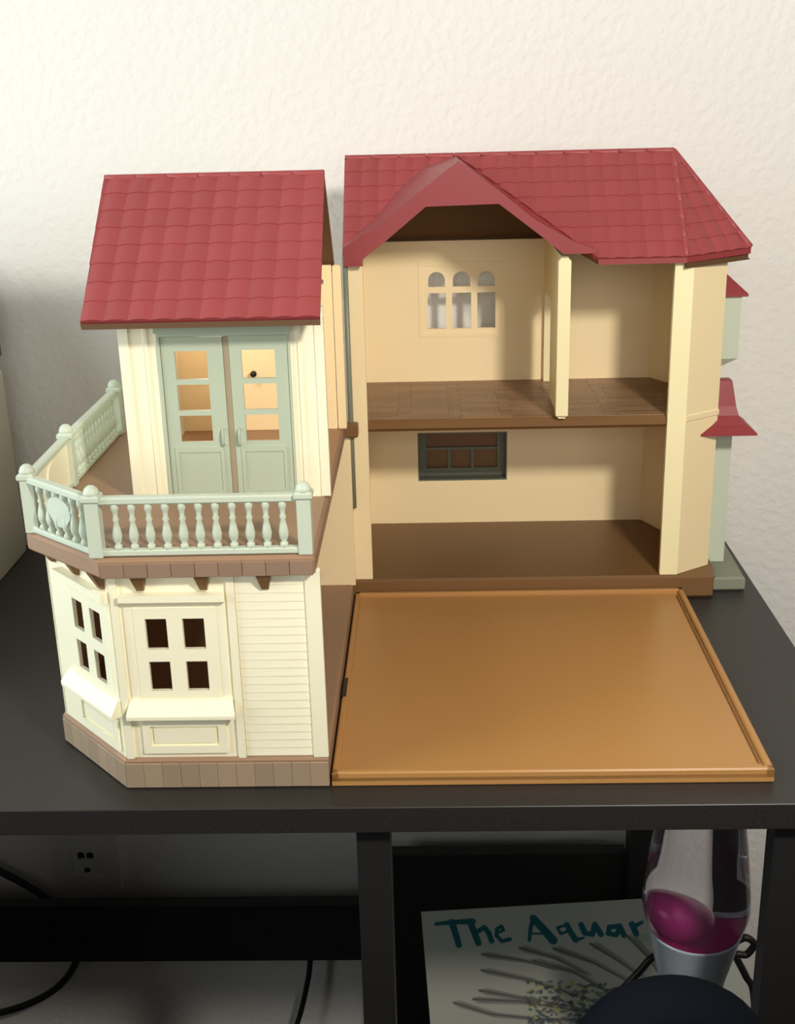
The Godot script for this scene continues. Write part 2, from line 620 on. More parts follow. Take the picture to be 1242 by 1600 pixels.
func main_roof() -> void:
	var roof := group_part("roof", house)
	var ye := 0.3105
	var yr := 0.3915
	var R := Vector3(0.2885, yr, -0.392)
	var L := Vector3(0.0, yr, -0.392)
	var e0 := Vector3(0.0, ye, -0.308)
	var e1 := Vector3(0.2875, ye, -0.308)
	var e2 := Vector3(0.3465, ye + 0.003, -0.335)
	var e3 := Vector3(0.352, ye + 0.003, -0.476)
	var e4 := Vector3(0.0, ye, -0.476)
	# front slope in two pieces, left and right of the dormer
	var cr := Vector3(0.0977, yr, -0.392)
	var eg := Vector3(0.2139, ye, -0.308)
	var pr := Vector3(0.1500, 0.345, -0.3438)
	var st := begin()
	for f in [[Vector3(0, 0.316, -0.3137), cr, L], [eg, e1, R, cr, pr], [e1, e2, R], [e2, e3, R], [e3, e4, L, R]]:
		slab(st, f, -0.0035, 0.0)
	# eave edges
	for f in [[eg, e1], [e1, e2], [e2, e3]]:
		var a: Vector3 = f[0]
		var b: Vector3 = f[1]
		var o := Vector3(b.z - a.z, 0, a.x - b.x).normalized() * -1.0
		var dn := Vector3(0, -0.0045, 0)
		slab(st, [a + dn, b + dn, b, a], -0.003, 0.0004)
	part("roof_skin", st, M.redplain, roof)
	st = begin()
	for f in [[eg, e1, R, cr, pr], [e1, e2, R], [e2, e3, R], [e3, e4, L, R]]:
		slab(st, f, -0.0062, -0.0036)
	# dark fascia below the canted eave, and its soffit
	slab(st, [e1 + Vector3(0, -0.0090, -0.001), e2 + Vector3(-0.001, -0.0100, -0.002), e2 + Vector3(-0.001, -0.004, -0.002), e1 + Vector3(0, -0.004, -0.001)], -0.002, 0.0)
	slab(st, [e1 + Vector3(0, -0.0085, 0), Vector3(0.296, ye - 0.0085, -0.318), Vector3(0.328, ye - 0.0085, -0.339), e2 + Vector3(0, -0.0095, 0)], -0.001, 0.0)
	part("roof_lining", st, M.lining, roof)
	var len := e0.distance_to(L)
	var v := (L - e0).normalized()
	var rowl := len / 7
	tiles(roof, e0, Vector3.RIGHT, v, PackedVector2Array([Vector2(0, 0.010), Vector2(0.0977, len), Vector2(0, len)]), 0.0150, rowl)
	tiles(roof, e0, Vector3.RIGHT, v, PackedVector2Array([Vector2(0.2139, 0), Vector2(0.2875, 0), Vector2(0.2885, len), Vector2(0.0977, len)]), 0.0150, rowl)
	for f in [[e1, e2], [e2, e3]]:
		var a: Vector3 = f[0]
		var b: Vector3 = f[1]
		var u := (b - a).normalized()
		var up := (R - a - u * u.dot(R - a))
		var vv := up.normalized()
		tiles(roof, a, u, vv, PackedVector2Array([Vector2.ZERO, Vector2(a.distance_to(b), 0), Vector2(u.dot(R - a), up.length())]), 0.0150, up.length() / 7)
	caps(roof, L, R, 12, "ridge_tile")
	caps(roof, e1 + Vector3(0, 0.001, 0), R, 6, "hip_tile", 0.0024)
	caps(roof, e2 + Vector3(0, 0.001, 0), R, 6, "hip_tile", 0.0024)
	st = begin()
	slab(st, [Vector3(0.003, 0.3085, -0.3200), Vector3(0.003, 0.3085, -0.4660), Vector3(0.003, 0.3840, -0.3920)], -0.0015, 0.0015)
	part("gable_wall", st, M.tan, house)
	# dormer over the open room: gable board and its two slopes
	var d := group_part("dormer", house)
	var cx := 0.0977
	var dx := [0.0, 0.012, 0.035, 0.062, 0.080, 0.0962]
	var dy := [0.3925, 0.3835, 0.3665, 0.345, 0.3345, 0.3255]
	var xs := []
	var hi := []
	for k in range(5, -1, -1):
		xs.append(cx - dx[k]); hi.append(dy[k])
	for k in range(1, 6):
		xs.append(cx + dx[k]); hi.append(dy[k])
	xs.append(0.2105); hi.append(0.3195)
	var ixs := [cx - 0.0962, cx - 0.0805, cx - 0.0803, cx - 0.062, cx - 0.027, cx + 0.033, cx + 0.0708, cx + 0.0865, 0.2105]
	var lo := [0.3095, 0.3095, 0.3152, 0.3286, 0.3568, 0.3578, 0.3289, 0.3160, 0.3160]
	var all := xs + ixs
	all.sort()
	var ax := []
	for x in all:
		if ax.is_empty() or x - ax[-1] > 1e-5:
			ax.append(x)
	var alo := []
	var ahi := []
	for x in ax:
		alo.append(at_x(ixs, lo, x))
		ahi.append(at_x(xs, hi, x))
	st = begin()
	panel(st, [ax, alo, ahi], [], -0.3085, -0.3035)
	part("gable_board", st, M.redplain, d)
	st = begin()
	for k in xs.size() - 1:
		var ps := []
		for q in [k, k + 1]:
			var zm: float = -0.308 - (hi[q] - ye) / (yr - ye) * 0.084
			var w: float = at_x([0.32, 0.33, 0.345, 0.365, 0.383, 0.393], [0.0, 0.004, 0.010, 0.016, 0.018, 0.008], hi[q]) * (-1.0 if xs[q] < cx else 0.0)
			ps.append([Vector3(xs[q], hi[q] - 0.001, -0.3045), Vector3(xs[q] + w, hi[q] - 0.001, zm + 0.0015)])
		slab(st, [ps[0][0], ps[1][0], ps[1][1], ps[0][1]], -0.0022, 0.0)
	part("dormer_roof", st, M.red[1], d)

func porch() -> void:
	var p := group_part("porch", house)
	var st := begin()
	prism(st, [[0.3325, -0.3275], [0.3615, -0.3275], [0.3640, -0.440], [0.3325, -0.440]], 0.0, 0.0132, 0.0018)
	part("step", st, M.stone, p)
	st = begin()
	prism(st, [[0.3345, -0.366], [0.3500, -0.366], [0.3500, -0.384], [0.3345, -0.384]], 0.0132, 0.156, 0.001)
	part("post", st, M.sage, p)
	st = begin()
	var c := Vector3(0.3362, 0, -0.352)
	var rings := []
	for r in [[0.0230, 0.1500], [0.0258, 0.1500], [0.0258, 0.1518], [0.0180, 0.1580], [0.0118, 0.1650], [0.0095, 0.1730], [0.0075, 0.1850], [0.0056, 0.1955], [0.0040, 0.1962]]:
		var g := PackedVector3Array()
		for k in [[1, 1], [1, -1], [-1, -1], [-1, 1]]:
			g.append(c + Vector3(k[0] * r[0], r[1], k[1] * r[0]))
		rings.append(g)
	loft(st, rings)
	part("porch_roof", st, M.redplain, p)
	p = group_part("bay_window", house)
	st = begin()
	loft(st, [ring(PackedVector2Array([Vector2(0.331, 0.405), Vector2(0.346, 0.405), Vector2(0.346, 0.440), Vector2(0.331, 0.440)]), 0.1960), ring(PackedVector2Array([Vector2(0.331, 0.398), Vector2(0.3582, 0.398), Vector2(0.3582, 0.447), Vector2(0.331, 0.447)]), 0.2040), ring(PackedVector2Array([Vector2(0.331, 0.398), Vector2(0.3582, 0.398), Vector2(0.3582, 0.447), Vector2(0.331, 0.447)]), 0.2640)])
	part("bay_body", st, M.sage, p)
	st = begin()
	loft(st, [ring(PackedVector2Array([Vector2(0.331, 0.394), Vector2(0.3631, 0.394), Vector2(0.3631, 0.451), Vector2(0.331, 0.451)]), 0.2620), ring(PackedVector2Array([Vector2(0.331, 0.394), Vector2(0.3631, 0.394), Vector2(0.3631, 0.451), Vector2(0.331, 0.451)]), 0.2645), ring(PackedVector2Array([Vector2(0.331, 0.410), Vector2(0.340, 0.410), Vector2(0.340, 0.435), Vector2(0.331, 0.435)]), 0.2860)])
	part("bay_roof", st, M.redplain, p)

# a four-pane window set on a wall that lies in the local x-y plane with its face at z = 0, centred on x = 0
func four_pane(parent: Node, w: float) -> void:
	var g := group_part("window", parent)
	var holes := pane_holes()
	var st := begin()
	panel(st, rect(-0.0272, 0.0690, 0.0272, 0.1345), holes, -0.0003, 0.0014)
	part("window_frame", st, M.cream, g)
	st = begin()
	panel(st, rect(-w, 0.0665, w, 0.1385), [rect(-0.0272, 0.0690, 0.0272, 0.1345)], -0.0003, 0.0008)
	part("surround", st, M.cream, g)
	st = begin()
	loft(st, [zring(-w + 0.001, w - 0.001, [0.1375, 0.1455], -0.0005), zring(-w + 0.001, w - 0.001, [0.1375, 0.1455], 0.0028), zring(-w - 0.001, w + 0.001, [0.1405, 0.1452], 0.0066)])
	part("cornice", st, M.cream, g)
	st = begin()
	loft(st, [zring(-w - 0.001, w + 0.001, [0.0555, 0.0680], -0.0005), zring(-w - 0.0012, w + 0.0012, [0.0555, 0.0676], 0.0030), zring(-w - 0.0030, w + 0.0030, [0.0560, 0.0596], 0.0092), zring(-w - 0.0024, w + 0.0024, [0.0564, 0.0588], 0.0096)])
	part("sill", st, M.cream, g)
	st = begin()
	panel(st, rect(-w + 0.005, 0.0270, w - 0.005, 0.0520), [rect(-w + 0.0105, 0.0325, w - 0.0105, 0.0475)], -0.0005, 0.0022)
	panel(st, rect(-w + 0.0125, 0.0345, w - 0.0125, 0.0455), [], -0.0005, 0.0014)
	part("apron_panel", st, M.cream, g)

func pane_holes() -> Array:
	return [rect(-0.0196, 0.1045, -0.0054, 0.1268), rect(0.0050, 0.1045, 0.0194, 0.1268), rect(-0.0196, 0.0740, -0.0054, 0.0958), rect(0.0050, 0.0740, 0.0194, 0.0958)]

func zring(x0: float, x1: float, y: Array, z: float) -> PackedVector3Array:
	return PackedVector3Array([Vector3(x0, y[0], z), Vector3(x1, y[0], z), Vector3(x1, y[1], z), Vector3(x0, y[1], z)])

func moved(holes: Array, dx: float) -> Array:
	var out := []
	for h in holes:
		out.append([h[0].map(func(x): return x + dx), h[1], h[2]])
	return out

func wing_lower() -> void:
	var plan := [[-0.001, 0.0], [-0.1404, 0.0], [-0.2017, -0.0660], [-0.2017, -0.3045], [-0.001, -0.3045]]
	var st := begin()
	prism(st, plan, 0.0, 0.0230, 0.0018)
	part("plinth", st, M.brown, house)
	# stone blocks on the plinth
	var n := 11
	for k in n:
		var a := -0.1404 + k * 0.1392 / n
		st = begin()
		box(st, Vector3(a + 0.0001, 0.0008, -0.002), Vector3(a + 0.1392 / n - 0.0001, 0.0196, 0.0005 + 0.0002 * rng.randf()), 0.0004)
		part("plinth_block", st, M.block[(k * 5 + k / 3) % 3], house)
	var ang := atan2(0.0660, 0.0613)
	var canted := Transform3D(Basis(Vector3(cos(ang), 0, sin(ang)), Vector3.UP, Vector3(-sin(ang), 0, cos(ang))), Vector3(-0.2017, 0, -0.0660))
	for k in 7:
		st = begin()
		X = canted
		box(st, Vector3(k * 0.0129 + 0.0001, 0.0008, -0.002), Vector3(k * 0.0129 + 0.0128, 0.0196, 0.0005), 0.0004)
		X = Transform3D.IDENTITY
		part("plinth_block", st, M.block[(k * 4 + 1) % 3], house)
	# front wall
	var fx := -0.0978
	st = begin()
	panel(st, rect(-0.1385, 0.0222, -0.001, 0.1600), moved(pane_holes(), fx), -0.0050, -0.0028)
	part("wall", st, M.cream, house)
	var at := Transform3D(Basis.IDENTITY, Vector3(fx, 0, -0.0028))
	window_at(at, 0.0335)
	# canted wall
	var ct := Transform3D(canted.basis, Vector3(-0.1985, 0, -0.0660))
	st = begin()
	X = ct
	panel(st, rect(0.0, 0.0222, 0.0868, 0.1600), moved(pane_holes(), 0.0540), -0.0014, 0.0)
	X = Transform3D.IDENTITY
	part("wall", st, M.cream, house)
	window_at(Transform3D(ct.basis, ct * Vector3(0.0540, 0, 0.0)), 0.0330)
	# side wall, back wall
	st = begin()
	box(st, Vector3(-0.1990, 0.0222, -0.3030), Vector3(-0.1950, 0.1600, -0.0650), 0.0005)
	part("wall", st, M.cream, house)
	st = begin()
	box(st, Vector3(-0.1990, 0.0222, -0.3040), Vector3(0.0015, 0.1600, -0.3000), 0.0005)
	part("wall", st, M.tan, house)
	st = begin()
	box(st, Vector3(-0.1948, 0.0232, -0.299), Vector3(-0.1938, 0.1585, -0.064), 0.0002)
	part("inner_wall", st, M.brown, house)
	# clapboards right of the window, corner boards, pilasters
	for k in 22:
		st = begin()
		var y := 0.0240 + k * 0.0060
		loft(st, [zring(-0.0565, -0.0112, [y, y + 0.0060], -0.0032), PackedVector3Array([Vector3(-0.0565, y, -0.0018), Vector3(-0.0112, y, -0.0018), Vector3(-0.0112, y + 0.0060, -0.0024), Vector3(-0.0565, y + 0.0060, -0.0022)])])
		part("clapboard", st, M.cream, house)
	for r in [[-0.0622, -0.0570], [-0.0110, -0.0010], [-0.1385, -0.1335]]:
		st = begin()
		box(st, Vector3(r[0], 0.0225, -0.0035), Vector3(r[1], 0.1595, -0.0004), 0.0006)
		part("corner_board", st, M.cream, house)
	# corbels below the balcony
	var cb := []
	for x in [-0.1180, -0.0768, -0.0368]:
		cb.append(Transform3D(Basis.IDENTITY, Vector3(x, 0, -0.0028)))
	for s in [0.012, 0.046, 0.080]:
		cb.append(Transform3D(ct.basis, ct * Vector3(s, 0, 0)))
	for t in cb:
		st = begin()
		X = t
		loft(st, [PackedVector3Array([Vector3(-0.0022, 0.1460, -0.0005), Vector3(0.0022, 0.1460, -0.0005), Vector3(0.0050, 0.1598, -0.0005), Vector3(-0.0050, 0.1598, -0.0005)]), PackedVector3Array([Vector3(-0.0022, 0.1475, 0.0030), Vector3(0.0022, 0.1475, 0.0030), Vector3(0.0048, 0.1598, 0.0090), Vector3(-0.0048, 0.1598, 0.0090)])])
		X = Transform3D.IDENTITY
		part("corbel", st, M.darkbrown, house)

func window_at(t: Transform3D, w: float) -> void:
	var before := house.get_child_count()
	four_pane(house, w)
	house.get_child(before).transform = t

func balcony() -> void:
	var st := begin()
	prism(st, [[-0.003, 0.0065], [-0.1410, 0.0085], [-0.2030, -0.0450], [-0.2030, -0.3045], [-0.003, -0.3045]], 0.1590, 0.1730, 0.0022)
	part("balcony_floor", st, M.brown, house)
	for k in 9:
		var a := -0.1400 + k * 0.0151
		st = begin()
		box(st, Vector3(a + 0.0002, 0.1598, 0.004), Vector3(a + 0.0149, 0.1698, 0.0089 - 0.00015 * k + 0.0001 * (k % 2)), 0.0004)
		part("fascia_block", st, M.fascia[k % 2], house)
	var posts := [Vector3(-0.0085, 0.173, 0.0018), Vector3(-0.1418, 0.173, 0.0028), Vector3(-0.1975, 0.173, -0.0455), Vector3(-0.1992, 0.173, -0.1450), Vector3(-0.1978, 0.173, -0.2870)]
	for k in 4:
		railing(posts[k], posts[k + 1], [11, 6, 0, 13][k], k == 1 or k == 2)
	for p in posts:
		st = begin()
		var w := 0.0044
		prism(st, [[p.x - w, p.z - w], [p.x + w, p.z - w], [p.x + w, p.z + w], [p.x - w, p.z + w]], 0.1728, 0.2130, 0.0008)
		w = 0.0058
		prism(st, [[p.x - w, p.z - w], [p.x + w, p.z - w], [p.x + w, p.z + w], [p.x - w, p.z + w]], 0.2100, 0.2150, 0.0012)
		part("newel_post", st, M.sage, house)
		st = begin(true)
		lathe(st, [[0.0, 0.2148], [0.0052, 0.2148], [0.0050, 0.2165], [0.0042, 0.2186], [0.0022, 0.2204], [0.0, 0.2208]], Vector3(p.x, 0, p.z), 14)
		part("post_knob", st, M.sage, house)

func railing(a: Vector3, b: Vector3, count: int, plate: bool) -> void:
	var g := group_part("railing", house)
	var d := b - a
	var len := d.length()
	var e := d / len
	# local x runs from a to b, z to the outside
	X = Transform3D(Basis(e, Vector3.UP, e.cross(Vector3.UP)), a)
	var st := begin()
	box(st, Vector3(0.003, 0.0352, -0.0034), Vector3(len - 0.003, 0.0402, 0.0034), 0.0010)
	part("handrail", st, M.sage, g)
	st = begin()
	box(st, Vector3(0.003, 0.0006, -0.0030), Vector3(len - 0.003, 0.0048, 0.0030), 0.0008)
	part("bottom_rail", st, M.sage, g)
	for k in count:
		var s := 0.0085 + (len - 0.017) * (k + 0.5) / count 
		st = begin(true)
		lathe(st, [[0.0026, 0.0040], [0.0026, 0.0075], [0.0015, 0.0085], [0.0028, 0.0110], [0.0032, 0.0145], [0.0024, 0.0190], [0.0015, 0.0230], [0.0023, 0.0248], [0.0015, 0.0266], [0.0018, 0.0300], [0.0026, 0.0318], [0.0026, 0.0362]], Vector3(s, 0, 0), 12)
		part("baluster", st, M.sage, g)
	if plate:
		# pierced panel with a rounded shield in the middle
		st = begin()
		if count == 0:
			panel(st, rect(0.005, 0.004, len - 0.005, 0.036), [], -0.0012, 0.0012)
			part("infill_panel", st, M.cream, g)
			st = begin()
		var xs := []
		var lo := []
		var hi := []
		for k in 17:
			var t := k / 16.0
			xs.append(len / 2 + (t - 0.5) * 0.026)
			lo.append(0.0120 + 0.009 * pow(absf(2 * t - 1), 2.2))
			hi.append(0.0240 + 0.0085 * sqrt(maxf(0.0, 1 - pow(2 * t - 1, 2))))
		panel(st, [xs, lo, hi], [], -0.0022, 0.0024)
		part("shield", st, M.sage if count else M.cream, g)
	X = Transform3D.IDENTITY

func tower() -> void:
	var st := begin()
	# front wall with the doorway, raised strips
	panel(st, rect(-0.1440, 0.173, -0.0010, 0.3100), [rect(-0.1165, 0.173, -0.0255, 0.2935)], -0.1150, -0.1100)
	part("wall", st, M.cream, house)
	for r in [[-0.1440, -0.1370], [-0.1262, -0.1240], [-0.0195, -0.0172], [-0.0075, -0.0010]]:
		st = begin()
		box(st, Vector3(r[0], 0.1732, -0.1105), Vector3(r[1], 0.3040, -0.1088), 0.0005)
		part("corner_board", st, M.cream, house)
	st = begin()
	box(st, Vector3(-0.1440, 0.173, -0.290), Vector3(-0.1400, 0.3100, -0.1120), 0.0005)
	part("wall", st, M.cream, house)
	st = begin()
	box(st, Vector3(-0.1440, 0.173, -0.2940), Vector3(-0.0080, 0.3130, -0.2900), 0.0005)
	part("wall", st, M.tan, house)
	st = begin()
	box(st, Vector3(-0.0072, 0.1732, -0.2945), Vector3(-0.0002, 0.3130, -0.2880), 0.001)
	part("corner_board", st, M.tan, house)
	st = begin(true)
	X = Transform3D(Basis(Vector3.RIGHT, PI / 2), Vector3(-0.0771, 0.2240, -0.2902))
	lathe(st, [[0.0014, 0.0], [0.0014, 0.003], [0.0026, 0.0045], [0.0026, 0.0075], [0.0, 0.0085]], Vector3.ZERO, 12)
	X = Transform3D.IDENTITY
	part("peg", st, M.black, house)
	st = begin()
	slab(st, [Vector3(-0.1420, 0.3090, -0.1120), Vector3(-0.1420, 0.3090, -0.2930), Vector3(-0.1420, 0.3830, -0.1945)], -0.0018, 0.0018)
	part("gable_wall", st, M.cream, house)
	# small lamp under the roof of the tower
	var lamp := group_part("ceiling_lamp", house)
	var sm := SphereMesh.new()
	sm.radius = 0.0035
	sm.height = 0.007
	put("bulb", sm, M.bulb, lamp).position = Vector3(-0.1000, 0.3020, -0.2300)
	st = begin()
	box(st, Vector3(-0.1400, 0.3070, -0.2330), Vector3(-0.0100, 0.3100, -0.2270), 0.0006)
	box(st, Vector3(-0.1030, 0.3050, -0.2330), Vector3(-0.0970, 0.3075, -0.2270), 0.0006)
	part("holder", st, M.brown, lamp)
	var l := OmniLight3D.new()
	l.name = "bulb_light"
	l.light_color = rgb(255, 230, 200)
	l.light_energy = 0.0046
	l.light_size = 0.003
	l.omni_range = 2.0
	l.omni_attenuation = 2.0
	l.shadow_enabled = true
	lamp.add_child(l)
	l.position = Vector3(-0.1000, 0.3020, -0.2300)
	# double glazed doors
	var g := group_part("double_door", house)
	st = begin()
	panel(st, rect(-0.1172, 0.1732, -0.0248, 0.2950), [rect(-0.1152, 0.1732, -0.0264, 0.2915)], -0.1135, -0.1080)
	box(st, Vector3(-0.1185, 0.2940, -0.1110), Vector3(-0.0235, 0.3000, -0.1062), 0.0008)
	part("door_frame", st, M.sagedoor, g)
	for leaf in [[-0.1148, -0.0718, -0.1057, -0.0830], [-0.0674, -0.0267, -0.0591, -0.0357]]:
		var x0: float = leaf[0]
		var x1: float = leaf[1]
		st = begin()
		panel(st, rect(x0, 0.1745, x1, 0.2910), [rect(leaf[2], 0.2610, leaf[3], 0.2812), rect(leaf[2], 0.2385, leaf[3], 0.2573), rect(leaf[2], 0.2155, leaf[3], 0.2349)], -0.1120, -0.1092)
		panel(st, rect(x0 + 0.004, 0.1770, x1 - 0.004, 0.2115), [rect(x0 + 0.0065, 0.1795, x1 - 0.0065, 0.2080)], -0.1095, -0.1083)
		part("door_leaf", st, M.sagedoor, g)
		var hx := x1 - 0.0036 if x0 < -0.1 else x0 + 0.0036
		st = begin(true)
		tube(st, spline([Vector3(hx, 0.2130, -0.1095), Vector3(hx, 0.2140, -0.1065), Vector3(hx, 0.2190, -0.1055), Vector3(hx, 0.2240, -0.1065), Vector3(hx, 0.2250, -0.1095)], 3), 0.0009, 6)
		part("door_handle", st, M.sagedoor, g)
	st = begin()
	box(st, Vector3(-0.0716, 0.1745, -0.1128), Vector3(-0.0676, 0.2910, -0.1098), 0.0002)
	part("meeting_strip", st, M.strip, g)
	# roof
	var roof := group_part("roof", house)
	var e0 := Vector3(-0.1605, 0.3080, -0.0800)
	var e1 := Vector3(-0.0005, 0.3080, -0.0800)
	var r0 := Vector3(-0.1635, 0.3925, -0.1930)
	var r1 := Vector3(-0.0025, 0.3925, -0.1930)
	var b0 := Vector3(-0.1640, 0.3100, -0.3080)
	var b1 := Vector3(-0.0065, 0.3100, -0.3080)
	st = begin()
	slab(st, [e0, e1, r1, r0], -0.0030, 0.0)
	slab(st, [b1, b0, r0, r1], -0.0030, 0.0)
	part("roof_skin", st, M.redplain, roof)
	st = begin()
	slab(st, [e0 + Vector3(0.0005, -0.0050, 0), e1 + Vector3(0, -0.0050, 0), e1 + Vector3(0, -0.0012, 0), e0 + Vector3(0, -0.0012, 0)], -0.0030, 0.0002)
	part("fascia", st, M.lining, roof)
	st = begin()
	slab(st, [e0 + Vector3(0.003, 0, 0), e1 + Vector3(-0.0005, 0, 0), r1 + Vector3(-0.0005, 0, 0), r0 + Vector3(0.003, 0, 0)], -0.0060, -0.0031)
	slab(st, [b1, b0, r0, r1], -0.0060, -0.0031)
	part("roof_lining", st, M.lining, roof)
	var v := (r0 - e0).normalized()
	var u := (e1 - e0).normalized()
	v = (v - u * u.dot(v)).normalized()
	var len := (r0 - e0).dot(v)
	tiles(roof, e0, u, v, PackedVector2Array([Vector2.ZERO, Vector2(0.160, 0), Vector2(0.158, len), Vector2(-0.003, len)]), 0.0160, len / 8)
	caps(roof, r0, r1, 7, "ridge_tile")

func white_box() -> void:
	var t := thing("storage_box", "plain white rounded box standing at the left end of the desk", "box", Vector3(-0.4535, 0, -0.30))
	var st := begin(true)
	var rings := []
	for k in 7:
		var a := PI / 2 * k / 6
		rings.append([0.010 * (1 - cos(a)), 0.198 - 0.010 + 0.010 * sin(a)])
	var list := [rr(0.001, 0.0), rr(0.0, 0.001), rr(0.0, 0.17)]
	for q in rings:
		list.append(rr(q[0], q[1]))
	loft(st, list)
	part("body", st, M.whitebox, t)
	st = begin(true)
	loft(st, [rr(0.022, 0.1975), rr(0.022, 0.2005), rr(0.0235, 0.202)])
	part("lid", st, M.whitebox, t)

func rr(d: float, y: float) -> PackedVector3Array:   # rounded rectangle 0.2 x 0.336
	var g := PackedVector3Array()
	for c in [[1, 1], [-1, 1], [-1, -1], [1, -1]]:
		for k in 5:
			var a: float = PI / 2 * k / 4.0 + [0.0, PI / 2, PI, PI * 1.5][[[1, 1], [-1, 1], [-1, -1], [1, -1]].find(c)]
			g.append(Vector3(c[0] * (0.1 - 0.012) + cos(a) * (0.012 - d), y, -(c[1] * (0.168 - 0.012) + sin(a) * (0.012 - d))))
	return g

func grey_box() -> void:
	var t := thing("small_box", "small dark grey box lying on top of the white box beside the wall", "box", Vector3(-0.461, 0.202, -0.425))
	var st := begin()
	box(st, Vector3(-0.105, 0.0, -0.045), Vector3(0.105, 0.088, 0.045), 0.004)
	part("body", st, M.greybox, t)
	st = begin()
	box(st, Vector3(-0.1065, 0.074, -0.0465), Vector3(0.1065, 0.096, 0.0465), 0.003)
	part("lid", st, M.greybox, t)

func outlet() -> void:
	var t := thing("wall_outlet", "pale square wall socket plate on the wall under the left side of the desk", "socket", Vector3(-0.3485, -0.418, -0.51))
	var st := begin()
	panel(st, rect(-0.040, -0.039, 0.040, 0.039), [rect(-0.018, -0.020, 0.018, 0.020)], 0.0, 0.008)
	part("cover_plate", st, M.plate, t)
	st = begin()
	panel(st, rect(-0.018, -0.020, 0.018, 0.020), [arch(-0.011, 0.002, -0.002, 0.012), arch(0.000, 0.002, 0.009, 0.012), arch(-0.005, -0.026 + 0.008, 0.003, -0.010)], 0.001, 0.004)
	part("socket_insert", st, M.plate, t)
	st = begin()
	panel(st, rect(-0.018, -0.020, 0.018, 0.020), [], 0.0, 0.001)
	part("contacts", st, M.black, t)

func cables() -> void:
	var st := begin(true)
	tube(st, spline([Vector3(-0.60, -0.37, -0.485), Vector3(-0.50, -0.392, -0.487), Vector3(-0.4423, -0.4227, -0.488), Vector3(-0.4001, -0.455, -0.488), Vector3(-0.372, -0.490, -0.488), Vector3(-0.362, -0.525, -0.487), Vector3(-0.386, -0.574, -0.485), Vector3(-0.4272, -0.6048, -0.482), Vector3(-0.49, -0.625, -0.480), Vector3(-0.60, -0.64, -0.478)], 8), 0.0045, 8)
	tag(part("power_cable", st, M.cable), "thick black cable looping behind the dark panel below the wall socket", "cable")
	st = begin(true)
	tube(st, spline([Vector3(0.06, -0.450, -0.490), Vector3(0.0, -0.478, -0.488), Vector3(-0.06, -0.486, -0.488), Vector3(-0.0797, -0.5242, -0.485), Vector3(-0.0875, -0.5731, -0.482), Vector3(-0.103, -0.635, -0.478), Vector3(-0.13, -0.70, -0.470), Vector3(-0.16, -0.745, -0.45)], 8), 0.0034, 8)
	tag(part("hanging_cable", st, M.cable), "thin dark cable dropping from behind the dark panel beside the middle desk leg", "cable")

func stamp(im: Image, pts: Array, w0: float, w1: float, col: Color, strength := 1.0) -> void:
	var total := 0.0
	for i in pts.size() - 1:
		total += pts[i].distance_to(pts[i + 1])
	var done := 0.0
	for i in pts.size() - 1:
		var a: Vector2 = pts[i]
		var b: Vector2 = pts[i + 1]
		var n := maxi(1, int(a.distance_to(b) / 1.5))
		for k in n + 1:
			var p := a.lerp(b, float(k) / n)
			var w := lerpf(w0, w1, (done + a.distance_to(b) * k / n) / maxf(total, 1e-6)) / 2
			for y in range(int(p.y - w) - 1, int(p.y + w) + 2):
				for x in range(int(p.x - w) - 1, int(p.x + w) + 2):
					if x >= 0 and y >= 0 and x < im.get_width() and y < im.get_height():
						var f := clampf(w + 0.7 - p.distance_to(Vector2(x, y)), 0, 1) * strength
						if f > 0:
							im.set_pixel(x, y, im.get_pixel(x, y).lerp(col, f))
		done += a.distance_to(b)

